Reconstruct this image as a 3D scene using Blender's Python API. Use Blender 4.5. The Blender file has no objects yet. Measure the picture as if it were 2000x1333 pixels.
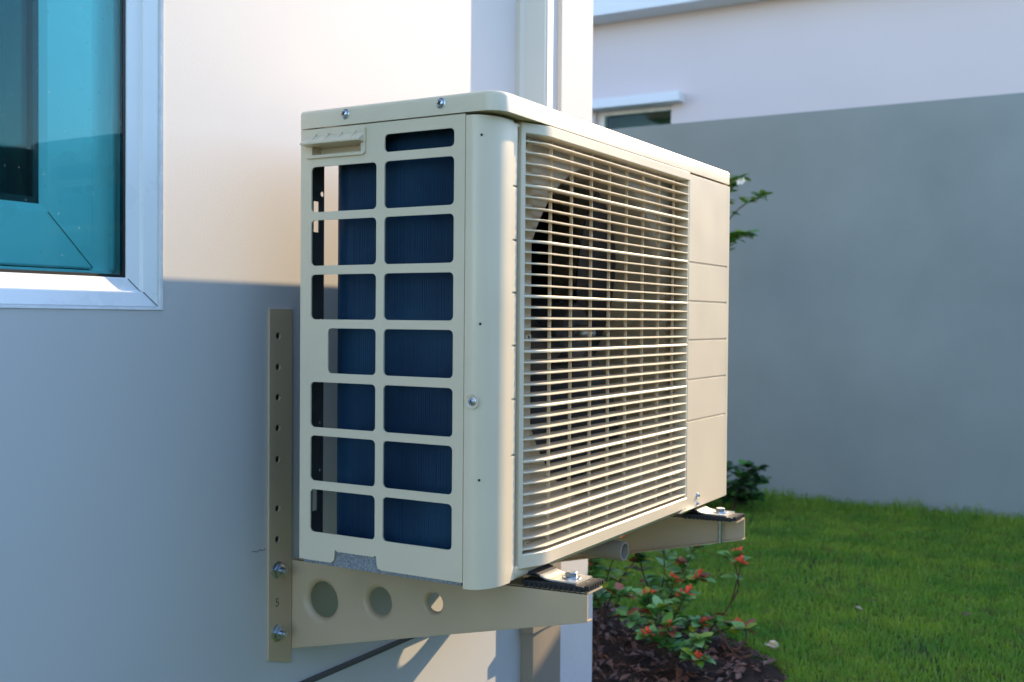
import bpy, bmesh, math, random
import numpy as np
from mathutils import Vector, Matrix
rnd = random.Random(7)
S = bpy.context.scene
COL = S.collection
R = math.radians
# ---------------------------------------------------------------- camera
def cam_axes(yaw, pitch, roll):
    f = Vector((-math.sin(yaw)*math.cos(pitch), math.cos(yaw)*math.cos(pitch), math.sin(pitch)))
    r = f.cross(Vector((0, 0, 1))).normalized(); u = r.cross(f)
    return math.cos(roll)*r+math.sin(roll)*u, -math.sin(roll)*r+math.cos(roll)*u, f
cd = bpy.data.cameras.new('camera'); cam = bpy.data.objects.new('camera', cd); COL.objects.link(cam); S.camera = cam
ar, au, af = cam_axes(0.52875, -0.02016, 0.00794)
CP = Vector((0.9027, -1.02795, 0.29752))
M = Matrix((ar, au, -af)).transposed().to_4x4(); M.translation = CP
cam.matrix_world = M
cd.lens = 38.3436; cd.sensor_width = 36; cd.clip_start = 0.02; cd.clip_end = 2000
cd.dof.use_dof = True; cd.dof.focus_distance = 1.38; cd.dof.aperture_fstop = 8.0
# ---------------------------------------------------------------- light
SUN = Vector((1.0, 3.96, 2.065)).normalized()
sun_el = math.asin(SUN.z); sun_az = math.atan2(SUN.x, SUN.y)
W = bpy.data.worlds.new('World'); S.world = W; W.use_nodes = True
nt = W.node_tree; bg = nt.nodes['Background']
sky = nt.nodes.new('ShaderNodeTexSky'); sky.sky_type = 'NISHITA'; sky.sun_disc = False
sky.dust_density = 0.4; sky.ozone_density = 2.9; sky.sun_elevation = sun_el; sky.sun_rotation = sun_az
nt.links.new(sky.outputs[0], bg.inputs[0]); bg.inputs[1].default_value = 0.15
sd = bpy.data.lights.new('sun', 'SUN'); so = bpy.data.objects.new('sun', sd); COL.objects.link(so)
sd.energy = 2.9; sd.angle = R(0.5); sd.color = (1.0, 0.76, 0.45)
so.rotation_euler = (-SUN).to_track_quat('-Z', 'Y').to_euler(); so.location = SUN*20
S.view_settings.view_transform = 'Standard'; S.view_settings.look = 'None'
S.view_settings.exposure = 1.88; S.view_settings.gamma = 1.0; S.view_settings.use_curve_mapping = False
S.render.engine = 'CYCLES'; S.cycles.use_denoising = True; S.cycles.max_bounces = 10; S.cycles.transparent_max_bounces = 16

# ---------------------------------------------------------------- materials
def mat(name, col, rough=0.5, spec=0.5, metal=0.0, var=0.0, vscale=4.0, bump=0.0, bscale=200.0, col2=None, rvar=0.0, coat=0.0, vdetail=4):
    m = bpy.data.materials.new(name); m.use_nodes = True
    n = m.node_tree; p = n.nodes['Principled BSDF']
    p.inputs['Base Color'].default_value = (*col, 1); p.inputs['Roughness'].default_value = rough
    p.inputs['Specular IOR Level'].default_value = spec; p.inputs['Metallic'].default_value = metal
    p.inputs['Coat Weight'].default_value = coat
    tc = n.nodes.new('ShaderNodeTexCoord')
    if var > 0 or col2:
        no = n.nodes.new('ShaderNodeTexNoise'); no.inputs['Scale'].default_value = vscale; no.inputs['Detail'].default_value = vdetail
        n.links.new(tc.outputs['Object'], no.inputs['Vector'])
        cr = n.nodes.new('ShaderNodeValToRGB'); cr.color_ramp.elements[0].position = 0.3; cr.color_ramp.elements[1].position = 0.7
        c2 = col2 if col2 else tuple(c*(1-var) for c in col)
        cr.color_ramp.elements[0].color = (*c2, 1); cr.color_ramp.elements[1].color = (*(col if col2 else tuple(min(1, c*(1+var*.4)) for c in col)), 1)
        n.links.new(no.outputs[0], cr.inputs[0]); n.links.new(cr.outputs[0], p.inputs['Base Color'])
    if rvar > 0:
        n2 = n.nodes.new('ShaderNodeTexNoise'); n2.inputs['Scale'].default_value = 14; n2.inputs['Detail'].default_value = 6
        n.links.new(tc.outputs['Object'], n2.inputs['Vector'])
        mr = n.nodes.new('ShaderNodeMapRange'); mr.inputs[1].default_value = .3; mr.inputs[2].default_value = .7
        mr.inputs[3].default_value = rough-rvar; mr.inputs[4].default_value = rough+rvar
        n.links.new(n2.outputs[0], mr.inputs[0]); n.links.new(mr.outputs[0], p.inputs['Roughness'])
    if bump > 0:
        nb = n.nodes.new('ShaderNodeTexNoise'); nb.inputs['Scale'].default_value = bscale; nb.inputs['Detail'].default_value = 5
        n.links.new(tc.outputs['Object'], nb.inputs['Vector'])
        b = n.nodes.new('ShaderNodeBump'); b.inputs['Strength'].default_value = bump; b.inputs['Distance'].default_value = 0.002
        n.links.new(nb.outputs[0], b.inputs['Height']); n.links.new(b.outputs[0], p.inputs['Normal'])
    return m
M_wall = mat('house wall paint', (.585, .565, .55), .75, .3, var=.04, vscale=2.2, bump=.06, bscale=320)
M_base = mat('plinth paint', (.78, .74, .71), .8, .3, var=.06, vscale=5, bump=.3, bscale=90)
M_ac = mat('beige enamel', (.76, .63, .45), .36, .5, var=.04, vscale=7, bump=.05, bscale=900, rvar=.05, coat=.1)
M_grl = mat('beige plastic', (.74, .615, .44), .40, .5, var=.03, vscale=11, bump=.06, bscale=700, rvar=.05)
M_inner = mat('inner beige sheet', (.64, .56, .42), .45, .5, var=.12, vscale=16)
M_flange = mat('dark grey metal and flange shade', (.10, .10, .095), .45, .5, .5, var=.2, vscale=30)  # motor metal; on the back flange the dark tone stands for shade
M_galv = mat('speckled galvanised steel', (.42, .43, .45), .45, .5, .5, col2=(.20, .21, .23), vscale=420, vdetail=1, bump=.2, bscale=400)
M_brk = mat('tan bracket paint', (.56, .415, .265), .42, .5, var=.08, vscale=9, bump=.08, bscale=500, rvar=.07)
M_zinc = mat('zinc plated steel', (.55, .60, .66), .28, .5, 1.0, var=.2, vscale=120)
M_dark = mat('dark shadow gap', (.02, .02, .02), .8)  # near-black standing in for shade inside gaps, holes and recesses
M_rubber = mat('black rubber', (.022, .022, .022), .6, .4, bump=.2, bscale=300)
M_foot = mat('foot steel', (.62, .60, .55), .3, .5, .7, var=.15, vscale=60)
M_fin = mat('blue coated fins', (.028, .10, .19), .40, .5, .3, col2=(.010, .042, .10), vscale=9)
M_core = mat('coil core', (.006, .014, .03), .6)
M_fan = mat('dark fan plastic', (.045, .05, .068), .35, .5)
M_copper = mat('coil bend', (.03, .07, .12), .4, .5, .6)
M_white = mat('white window frame', (.83, .83, .82), .3, .5, var=.04, vscale=14, rvar=.08)
M_seal = mat('white sealant', (.72, .71, .70), .6, .3, var=.1, vscale=60, bump=.3, bscale=200)
M_gask = mat('black gasket', (.010, .011, .012), .5)
M_trunk = mat('cream pipe cover', (.60, .57, .49), .45, .5, var=.04, vscale=6)
M_dpipe = mat('tan flat pipe', (.33, .27, .21), .5, .4, var=.08, vscale=6)
M_cable = mat('grey cable', (.07, .07, .065), .6)
M_bwall = mat('grey boundary paint', (.25, .305, .315), .7, .3, var=.16, vscale=1.6, vdetail=9, bump=.3, bscale=60)
M_nwall = mat('neighbour white paint', (.66, .575, .575), .8, .3, var=.04, vscale=.8, bump=.2, bscale=40)
M_ledge = mat('ledge white paint', (.74, .76, .80), .7, .3)
M_soil = mat('dark soil', (.045, .028, .02), .95, .2, col2=(.018, .012, .009), vscale=35, bump=1.0, bscale=60)
M_stem = mat('brown stems', (.10, .055, .04), .7, .3, var=.3, vscale=40)
M_curt = mat('grey curtain', (.09, .11, .11), .9, .2)
M_plaster = mat('room plaster', (.45, .45, .43), .9, .2)
M_roof = mat('roof concrete', (.35, .34, .33), .9, .2)
M_flow = mat('red flower', (.75, .045, .03), .5, .4, col2=(.6, .12, .05), vscale=90)
M_white_f = mat('white petals', (.8, .8, .72), .6)
def leafmat(name, a, b, trans=.25, scale=40):
    m = mat(name, a, .45, .45, col2=b, vscale=scale)
    p = m.node_tree.nodes['Principled BSDF']
    tr = m.node_tree.nodes.new('ShaderNodeBsdfTranslucent'); mx = m.node_tree.nodes.new('ShaderNodeMixShader')
    cr = [n for n in m.node_tree.nodes if n.type == 'VALTORGB'][0]
    m.node_tree.links.new(cr.outputs[0], tr.inputs[0]); mx.inputs[0].default_value = trans
    out = m.node_tree.nodes['Material Output']
    m.node_tree.links.new(p.outputs[0], mx.inputs[1]); m.node_tree.links.new(tr.outputs[0], mx.inputs[2]); m.node_tree.links.new(mx.outputs[0], out.inputs[0])
    return m
M_leafs = [leafmat('green leaf', (.12, .33, .06), (.07, .22, .04)), leafmat('pale green leaf', (.22, .44, .17), (.12, .32, .09)),
           leafmat('yellow green leaf', (.30, .38, .03), (.15, .28, .03)), leafmat('dark green leaf', (.03, .10, .03), (.02, .06, .02))]
M_redleaf = leafmat('reddish leaf', (.30, .07, .05), (.20, .08, .03))
M_dry = leafmat('dry leaf', (.19, .085, .05), (.06, .026, .022), .1)
M_deadpale = leafmat('pale dry leaf', (.55, .42, .30), (.45, .30, .2), .1)
M_grass = leafmat('grass blades', (.30, .46, .05), (.12, .30, .04), .45, 6)
_n = M_grass.node_tree; _cr = [n for n in _n.nodes if n.type == 'VALTORGB'][0]
_tc = [n for n in _n.nodes if n.type == 'TEX_COORD'][0]
_b = _n.nodes.new('ShaderNodeTexNoise'); _b.inputs['Scale'].default_value = 17; _b.inputs['Detail'].default_value = 5; _b.inputs['Roughness'].default_value = .7
_n.links.new(_tc.outputs['Object'], _b.inputs['Vector'])
_r2 = _n.nodes.new('ShaderNodeValToRGB'); _r2.color_ramp.elements[0].position = .53; _r2.color_ramp.elements[0].color = (0, 0, 0, 1); _r2.color_ramp.elements[1].position = .68; _r2.color_ramp.elements[1].color = (.75, .75, .75, 1)
_n.links.new(_b.outputs[0], _r2.inputs[0])
_mx = _n.nodes.new('ShaderNodeMix'); _mx.data_type = 'RGBA'; _mx.inputs[7].default_value = (.20, .15, .055, 1)
_n.links.new(_r2.outputs[0], _mx.inputs[0]); _n.links.new(_cr.outputs[0], _mx.inputs[6])
for _l in list(_cr.outputs[0].links):
    if _l.to_node != _mx: _t = _l.to_socket; _n.links.new(_mx.outputs[2], _t)
# lawn ground: patchy thatch
M_lawn = mat('lawn thatch', (.035, .10, .016), .95, .1, col2=(.05, .045, .02), vscale=7, bump=.6, bscale=120, vdetail=8)
# glass: tinted, lets sunlight through
def glassmat(name, tint):
    m = bpy.data.materials.new(name); m.use_nodes = True; n = m.node_tree
    for q in list(n.nodes):
        if q.type == 'BSDF_PRINCIPLED': n.nodes.remove(q)
    out = n.nodes['Material Output']
    t = n.nodes.new('ShaderNodeBsdfTransparent'); t.inputs[0].default_value = (*tint, 1)
    g = n.nodes.new('ShaderNodeBsdfGlossy'); g.inputs['Roughness'].default_value = .02
    fr = n.nodes.new('ShaderNodeFresnel'); fr.inputs[0].default_value = 1.26
    mx = n.nodes.new('ShaderNodeMixShader')
    n.links.new(fr.outputs[0], mx.inputs[0]); n.links.new(t.outputs[0], mx.inputs[1]); n.links.new(g.outputs[0], mx.inputs[2])
    # sparse dried dust spots
    tc = n.nodes.new('ShaderNodeTexCoord'); v = n.nodes.new('ShaderNodeTexVoronoi'); v.inputs['Scale'].default_value = 55
    n.links.new(tc.outputs['Object'], v.inputs['Vector'])
    th = n.nodes.new('ShaderNodeMath'); th.operation = 'LESS_THAN'; th.inputs[1].default_value = .075
    n.links.new(v.outputs['Distance'], th.inputs[0])
    ml = n.nodes.new('ShaderNodeMath'); ml.operation = 'MULTIPLY'; ml.inputs[1].default_value = .12
    n.links.new(th.outputs[0], ml.inputs[0])
    df = n.nodes.new('ShaderNodeBsdfDiffuse'); df.inputs[0].default_value = (.7, .75, .75, 1)
    m2 = n.nodes.new('ShaderNodeMixShader'); n.links.new(ml.outputs[0], m2.inputs[0]); n.links.new(mx.outputs[0], m2.inputs[1]); n.links.new(df.outputs[0], m2.inputs[2])
    n.links.new(m2.outputs[0], out.inputs[0]); return m
M_glass = glassmat('blue green tinted glass', (.65, .95, .95))
M_glass2 = glassmat('far window glass', (.8, .9, .87))

# ---------------------------------------------------------------- helpers
def link(o, parent=None):
    COL.objects.link(o)
    if parent: o.parent = parent
    return o
def tag(o, label=None, cat=None, group=None, kind=None):
    if label: o['label'] = label
    if cat: o['category'] = cat
    if group: o['group'] = group
    if kind: o['kind'] = kind
    return o
def thing(name, loc, label, cat, group=None):
    o = bpy.data.objects.new(name, None); COL.objects.link(o); o.location = loc; o.empty_display_size = .05
    return tag(o, label, cat, group)
class MB:
    def __init__(s): s.v = []; s.f = []
    def add(s, vs, fs):
        b = len(s.v); s.v += [tuple(v) for v in vs]; s.f += [tuple(i+b for i in f) for f in fs]; return s
    def box(s, x0, x1, y0, y1, z0, z1):
        vs = [(x, y, z) for x in (x0, x1) for y in (y0, y1) for z in (z0, z1)]
        return s.add(vs, [(0, 1, 3, 2), (4, 6, 7, 5), (0, 4, 5, 1), (2, 3, 7, 6), (0, 2, 6, 4), (1, 5, 7, 3)])
    def rings(s, rs, closed=True, caps=True):
        n = len(rs[0]); vs = [p for r in rs for p in r]; fs = []
        for i in range(len(rs)-1):
            for j in range(n if closed else n-1):
                k = (j+1) % n; fs.append((i*n+j, i*n+k, (i+1)*n+k, (i+1)*n+j))
        if caps and closed:
            fs.append(tuple(range(n-1, -1, -1))); fs.append(tuple((len(rs)-1)*n+j for j in range(n)))
        return s.add(vs, fs)
    def prism(s, poly, ax, a, b):       # poly of 2D points in the two other axes (in xyz order), extruded along ax
        def P(p, t):
            q = list(p); q.insert(ax, t); return tuple(q)
        return s.rings([[P(p, a) for p in poly], [P(p, b) for p in poly]])
    def lathe(s, prof, c, d, n=20, caps=True):   # prof: (dist along d, radius)
        d = Vector(d).normalized(); e = d.orthogonal().normalized(); g = d.cross(e); c = Vector(c)
        rs = [[tuple(c+d*h+(e*math.cos(2*math.pi*i/n)+g*math.sin(2*math.pi*i/n))*r) for i in range(n)] for h, r in prof]
        return s.rings(rs, True, caps)
    def tube(s, pts, rad, n=6, caps=True):
        pts = [Vector(p) for p in pts]; rs = []
        for i, p in enumerate(pts):
            d = (pts[min(i+1, len(pts)-1)]-pts[max(i-1, 0)]).normalized()
            e = d.cross(Vector((.13, .21, 1))).normalized() if abs(d.z) < .95 else d.cross(Vector((1, 0, 0))).normalized()
            g = d.cross(e); r = rad[i] if isinstance(rad, (list, tuple)) else rad
            rs.append([tuple(p+(e*math.cos(2*math.pi*k/n)+g*math.sin(2*math.pi*k/n))*r) for k in range(n)])
        return s.rings(rs, True, caps)
    def mesh(s, name, m, bevel=0, seg=2, angle=35, smooth=True):
        me = bpy.data.meshes.new(name); me.from_pydata(s.v, [], s.f)
        return finish(me, m, bevel, seg, angle, smooth)
    def build(s, name, m, parent=None, bevel=0, seg=2, angle=35, smooth=True):
        o = link(bpy.data.objects.new(name, s.mesh(name, m, bevel, seg, angle, smooth)), parent)
        if bevel: wn = o.modifiers.new('weighted', 'WEIGHTED_NORMAL'); wn.keep_sharp = True; wn.weight = 100
        return o
def finish(me, m, bevel=0, seg=2, angle=35, smooth=True):
    bm = bmesh.new(); bm.from_mesh(me)
    bmesh.ops.recalc_face_normals(bm, faces=bm.faces)
    if bevel:
        es = [e for e in bm.edges if len(e.link_faces) == 2 and e.calc_face_angle(0) > R(50)]
        bmesh.ops.bevel(bm, geom=es, offset=bevel, segments=seg, profile=.6, affect='EDGES', clamp_overlap=True)
    bm.to_mesh(me); bm.free()
    if smooth:
        me.shade_smooth(); me.set_sharp_from_angle(angle=R(angle))
    me.materials.append(m); return me
def rrect(x0, x1, y0, y1, r, n=4):
    P = []
    for cx, cy, a in ((x1-r, y0+r, -90), (x1-r, y1-r, 0), (x0+r, y1-r, 90), (x0+r, y0+r, 180)):
        for i in range(n+1):
            t = R(a+90*i/n); P.append((cx+r*math.cos(t), cy+r*math.sin(t)))
    return P
def circ(cx, cy, r, n=28): return [(cx+r*math.cos(2*math.pi*i/n), cy+r*math.sin(2*math.pi*i/n)) for i in range(n)]
def plate(name, outline, holes, thick, mapf, m, parent, bevel=0):
    cu = bpy.data.curves.new('tmp', 'CURVE'); cu.dimensions = '2D'; cu.fill_mode = 'BOTH'; cu.extrude = thick/2
    for P in [outline]+holes:
        sp = cu.splines.new('POLY'); sp.points.add(len(P)-1)
        for i, p in enumerate(P): sp.points[i].co = (p[0], p[1], 0, 1)
        sp.use_cyclic_u = True
    ob = bpy.data.objects.new('tmp', cu); COL.objects.link(ob)
    dg = bpy.context.evaluated_depsgraph_get(); dg.update()
    me = bpy.data.meshes.new_from_object(ob.evaluated_get(dg)); bpy.data.objects.remove(ob); bpy.data.curves.remove(cu)
    me.name = name; me.materials.clear()
    bm = bmesh.new(); bm.from_mesh(me); bmesh.ops.remove_doubles(bm, verts=bm.verts, dist=1e-6)
    for v in bm.verts: v.co = Vector(mapf(*v.co))
    bm.to_mesh(me); bm.free()
    finish(me, m, bevel)
    o = link(bpy.data.objects.new(name, me), parent)
    wn = o.modifiers.new('weighted', 'WEIGHTED_NORMAL'); wn.keep_sharp = True; wn.weight = 100
    return o
def child_local(parent):   # things whose Empty is not at the origin: children carry world coordinates
    for c in parent.children: c.location = -Vector(parent.location)

G = -0.49          # ground level
H = 0.55; D = 0.2845; WY = 0.76
# ---------------------------------------------------------------- ground
bed = [(-1.6, .6), (-1.6, 1.75), (-.62, 1.72), (-.414, 1.678), (-.2256, 1.637), (-.07, 1.60), (.05, 1.535), (.128, 1.46), (.20, 1.39), (.236, 1.32), (.25, 1.15), (.2, .9), (.12, .6)]
def in_bed(x, y):
    c = False; j = len(bed)-1
    for i in range(len(bed)):
        xi, yi = bed[i]; xj, yj = bed[j]
        if (yi > y) != (yj > y) and x < (xj-xi)*(y-yi)/(yj-yi)+xi: c = not c
        j = i
    return c
MB().add([(-300, -300, G), (300, -300, G), (300, 300, G), (-300, 300, G)], [(0, 1, 2, 3)]).build('lawn', M_lawn)['kind'] = 'structure'
# soil mound
vs = []; nx, ny = 70, 46; X0, X1, Y0, Y1 = -1.3, .36, .7, 1.82; fs = []
def soil_h(x, y):
    d = min(math.hypot(x-bx, y-by) for bx, by in bed_s)
    s = 1 if in_bed(x, y) else -1
    return G+min(.022, max(-.02, s*d*.35))+(.006*math.sin(x*37+y*9)*math.sin(y*41-x*13))*(s > 0)
bed_s = []
for i in range(len(bed)):
    a, b = bed[i], bed[(i+1) % len(bed)]
    for k in range(16): bed_s.append((a[0]+(b[0]-a[0])*k/16, a[1]+(b[1]-a[1])*k/16))
for i in range(nx+1):
    for j in range(ny+1):
        x = X0+(X1-X0)*i/nx; y = Y0+(Y1-Y0)*j/ny
        vs.append((x, y, soil_h(x, y)+rnd.uniform(-.003, .003)-.001))
for i in range(nx):
    for j in range(ny):
        a = i*(ny+1)+j; fs.append((a, a+ny+1, a+ny+2, a+1))
MB().add(vs, fs).build('flower_bed_soil', M_soil)['kind'] = 'structure'

# grass blades
def grass(name, n, box, hmin, hmax, w, cond=None, seed=1):
    g = np.random.default_rng(seed)
    x = g.uniform(box[0], box[1], n); y = g.uniform(box[2], box[3], n)
    keep = np.array([not in_bed(a, b) for a, b in zip(x, y)])
    if cond is not None: keep &= cond(x, y)
    patch = np.sin(x*5.1+1.3)*np.sin(y*4.3+.7)+.6*np.sin(x*13+y*7)+.4*np.sin(y*19-x*5)
    keep &= g.uniform(0, 1, n) < np.clip(.9+.3*patch, .35, 1)
    x = x[keep]; y = y[keep]; n = len(x)
    h = g.uniform(hmin, hmax, n); a = g.uniform(0, 2*np.pi, n); l = g.uniform(.1, .75, n)*h; b = g.uniform(0, 2*np.pi, n)
    ww = g.uniform(.6, 1.2, n)*w
    V = np.zeros((n, 5, 3)); dx = np.cos(a)*ww/2; dy = np.sin(a)*ww/2
    V[:, 0] = np.stack([x-dx, y-dy, np.full(n, G-.002)], 1); V[:, 1] = np.stack([x+dx, y+dy, np.full(n, G-.002)], 1)
    mx_ = x+np.cos(b)*l*.35; my = y+np.sin(b)*l*.35
    V[:, 2] = np.stack([mx_+dx*.8, my+dy*.8, G+h*.6], 1); V[:, 3] = np.stack([mx_-dx*.8, my-dy*.8, G+h*.6], 1)
    V[:, 4] = np.stack([x+np.cos(b)*l, y+np.sin(b)*l, G+h*(1-.25*l/h)], 1)
    me = bpy.data.meshes.new(name); me.vertices.add(5*n); me.vertices.foreach_set('co', V.reshape(-1))
    base = np.arange(n)*5
    loops = np.stack([base, base+1, base+2, base+3, base+3, base+2, base+4], 1).reshape(-1)
    me.loops.add(7*n); me.loops.foreach_set('vertex_index', loops.astype(np.int32))
    me.polygons.add(2*n); st = np.stack([np.arange(n)*7, np.arange(n)*7+4], 1).reshape(-1); me.polygons.foreach_set('loop_start', st.astype(np.int32))
    me.update(calc_edges=True); me.validate(); me.materials.append(M_grass)
    return tag(link(bpy.data.objects.new(name, me)), kind='stuff')
o = grass('lawn_grass', 210000, (-1.5, 1.0, 1.1, 3.72), .010, .026, .0034)
tag(o, 'short green grass of the lawn in front of the grey wall', 'grass')
o = grass('border_grass', 5000, (-1.5, 1.0, 3.5, 3.745), .015, .055, .0035, seed=3)
tag(o, 'longer grass growing along the foot of the grey wall', 'grass')
o = grass('bed_edge_grass', 2600, (-.5, .4, 1.1, 1.85), .02, .045, .003, seed=5, cond=lambda x, y: np.array([min(math.hypot(a-c, b-d) for c, d in bed_s) < .05 for a, b in zip(x, y)]))
tag(o, 'grass tufts hanging over the edge of the flower bed', 'grass')
o = grass('far_grass', 22000, (1.0, 2.6, .2, 3.72), .014, .036, .0045, seed=6)
tag(o, 'grass of the lawn to the right of the picture', 'grass')

o = grass('wall_foot_tufts', 1500, (-1.5, 1.0, 3.62, 3.745), .04, .09, .003, seed=13, cond=lambda x, y: np.sin(x*9)+np.sin(x*23+1) > .5)
tag(o, 'uneven taller grass tufts against the foot of the grey wall', 'grass')
# ---------------------------------------------------------------- boundary wall, neighbour's house
BW = thing('boundary_wall', (0, 3.75, G), 'plain blue-grey painted garden wall behind the lawn', 'wall')
MB().box(-6, 5.5, 3.75, 3.9, G-.3, 1.214).build('wall_panel', M_bwall, BW, bevel=.004)
MB().box(4.2, 4.35, -7, 3.749, G-.3, 1.214).build('wall_panel', M_bwall, BW, bevel=.004)  # unseen side wall, added to dim the sky light low on the house
child_local(BW)
NH = thing('neighbour_house', (0, 7, G), 'neighbour\'s white rendered house rising above the grey garden wall', 'house')
w = MB()
wx0, wx1, wz0, wz1 = -3.02, -2.355, 1.1, 1.99
w.box(-8, wx0, 7, 7.2, G-.3, 4.2); w.box(wx1, .95, 7, 7.2, G-.3, 4.2); w.box(wx0, wx1, 7, 7.2, G-.3, wz0); w.box(wx0, wx1, 7, 7.2, wz1, 4.2)
w.box(.75, .95, 7.2, 12, G-.3, 4.2); w.box(-8, -7.8, 7.2, 12, G-.3, 4.2); w.box(-7.8, .75, 11.8, 12, G-.3, 4.2)
w.build('wall', M_nwall, NH)
MB().box(-8.3, 1.2, 6.75, 7.0, 2.69, 2.98).build('ledge', M_ledge, NH, bevel=.006)
MB().box(-8.2, 1.1, 7.0, 12.1, 4.2, 4.35).build('roof', M_roof, NH)
MB().box(-3.35, -2.25, 6.88, 7.0, 1.99, 2.065).build('window_hood', M_ledge, NH, bevel=.004)
wf = MB(); wf.box(wx0, wx0+.05, 7.06, 7.12, wz0, wz1); wf.box(wx1-.03, wx1, 7.06, 7.12, wz0, wz1); wf.box(wx0+.05, wx1-.03, 7.06, 7.12, wz0, wz0+.05); wf.box(wx0+.05, wx1-.03, 7.06, 7.12, wz1-.03, wz1)
wf = wf.build('window', M_white, NH)
MB().box(wx0+.05, wx1-.03, 7.085, 7.091, wz0+.05, wz1-.03).build('pane', M_glass2, wf)
MB().box(wx0-.1, wx1+.1, 7.5, 7.52, wz0-.1, wz1+.1).build('curtain', mat('green blind', (.25, .36, .25), .9), wf)
child_local(NH)

# ---------------------------------------------------------------- house
HW = thing('house', (-2.5, -2, G), 'cream rendered house wall on the left carrying the air conditioner', 'house')
wy0, wy1, oz0, oz1 = -1.45, -.1305, .3075, 1.7
w = MB(); x0, x1 = -.25, -.1
w.box(x0, x1, -5, wy0, G-.3, 3.1); w.box(x0, x1, wy1, .857, G-.3, 3.1)
w.box(x0, x1, wy0, wy1, G-.3, oz0); w.box(x0, x1, wy0, wy1, oz1, 3.1)
w.box(-5, x0, .80, .95, G-.3, 3.1); w.box(-5, -4.85, -5, .80, G-.3, 3.1); w.box(-4.85, x0, -5, -4.85, G-.3, 3.1)
w.build('wall', M_wall, HW, smooth=False)
MB().box(x0, -.092, .857, .995, -.232, 3.1).build('corner_pilaster', M_wall, HW, bevel=.003)
MB().box(x0, -.099, .86, .99, -.246, -.232).build('groove', M_base, HW)
MB().box(x0, -.088, .857, 1.012, G-.3, -.246).build('plinth', M_base, HW, bevel=.006, seg=3)
MB().box(-5.2, .0, -5.2, 1.1, 3.1, 3.25).build('roof', M_roof, HW)
MB().box(-4.8, -.26, -4.8, .79, G-.05, G+.02).build('floor', M_plaster, HW)
ck = MB(); pts = [(-.0998, .020+i*.0035, -.0085+.0012*math.sin(i*1.7)+.0006*math.sin(i*4.1)) for i in range(9)]
ck.tube(pts, [.0001]+[.0004]*7+[.0001], 4).build('hairline_crack', M_cable, HW)
# window
def frame_loft(name, prof, m, parent, r=(-1.45+.012, -.1325, .308, 1.695)):
    y0, y1, z0, z1 = r; mb = MB()
    rings = [[(x, y0+o, z0+o), (x, y1-o, z0+o), (x, y1-o, z1-o), (x, y0+o, z1-o)] for o, x in prof]
    mb.rings(rings, True, False); return mb.build(name, m, parent, smooth=False)
win = frame_loft('window', [(0, -.112), (0, -.1025), (.0012, -.1015), (.017, -.1072), (.018, -.1082), (.018, -.1108), (.019, -.1118), (.0325, -.1158), (.0335, -.1165), (.0335, -.1225)], M_white, HW)
sl = frame_loft('sealant', [(.0005, -.1030), (-.0012, -.1018), (-.003, -.0993), (-.0105, -.0985), (-.012, -.1005)], M_seal, win, )
# sealant is thinner along the bottom: scale done by its own rectangle
for v in sl.data.vertices:
    if v.co.z < .308: v.co.z = .308-(.308-v.co.z)*.3
    if v.co.y > -.1325: v.co.y = -.1325+(v.co.y+.1325)*.45
g = frame_loft('gasket', [(.0336, -.1180), (.0370, -.1178), (.0372, -.1230)], M_gask, win)
MB().box(-.1222, -.1186, wy0+.02, -.1635, .335, 1.67).build('pane', M_glass, win)
ch = MB()
ch.box(-.22, -.142, -.196, -.1305, .318, 1.68); ch.box(-.142, -.136, -.1695, -.1655, .35, 1.66); ch.box(-.142, -.133, -.160, -.1555, .345, 1.66)
ch.box(-.22, -.142, -1.43, -.196, .318, .3485); ch.box(-.142, -.136, -1.43, -.1695, .3440, .3490)
ch.build('channel', M_white, win, bevel=.0006)
sa = MB()   # sliding sash with mitred corner
prof = [(0, -.156), (0, -.138), (.002, -.136), (.060, -.136), (.068, -.140), (.068, -.156)]
y0, y1, z0, z1 = -.95, -.1955, .3505, 1.64
sa.rings([[(x, y0+o, z0+o), (x, y1-o, z0+o), (x, y1-o, z1-o), (x, y0+o, z1-o)] for o, x in prof], True, False)
sa.build('sash', M_white, win, smooth=False)
mit = MB(); mit.add([(-.1357, -.1965, .3523), (-.1357, -.1972, .3516), (-.1357, -.2555, .4098), (-.1357, -.2548, .4105)], [(0, 1, 2, 3)])
mit.build('mitre_joint', M_gask, win)
mit = MB(); e1 = .0006
P = [(-.1014, -.134, .3095), (-.1071, -.1495, .325), (-.1117, -.1515, .327), (-.1157, -.165, .3405)]
for a, b in zip(P, P[1:]):
    a = Vector(a)+Vector((.0006, 0, 0)); b = Vector(b)+Vector((.0006, 0, 0)); n_ = Vector((0, e1*.6, e1*.6))
    mit.add([a+n_, a-n_, b-n_, b+n_], [(0, 1, 2, 3)])
mit.build('mitre_joint', M_seal if False else M_flange, win)
gs = MB(); a = .066
gs.rings([[(x, y0+o, z0+o), (x, y1-o, z0+o), (x, y1-o, z1-o), (x, y0+o, z1-o)] for o, x in [(.068, -.1405), (.075, -.1405), (.075, -.150)]], True, False)
gs.build('gasket', M_gask, win)
MB().box(-.150, -.146, y0+.06, y1-.07, z0+.07, z1-.06).build('pane', M_glass, win)
cu = MB(); rs = []
for i in range(121):
    y = -1.6+1.55*i/120; x = -.36+.022*math.sin(y*62)+.008*math.sin(y*151+1)
    rs.append([(x, y, 0.0), (x, y, 1.9)])
cu.rings(rs, False, False); cu.build('curtain', M_curt, win, angle=60)
child_local(HW)
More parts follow.
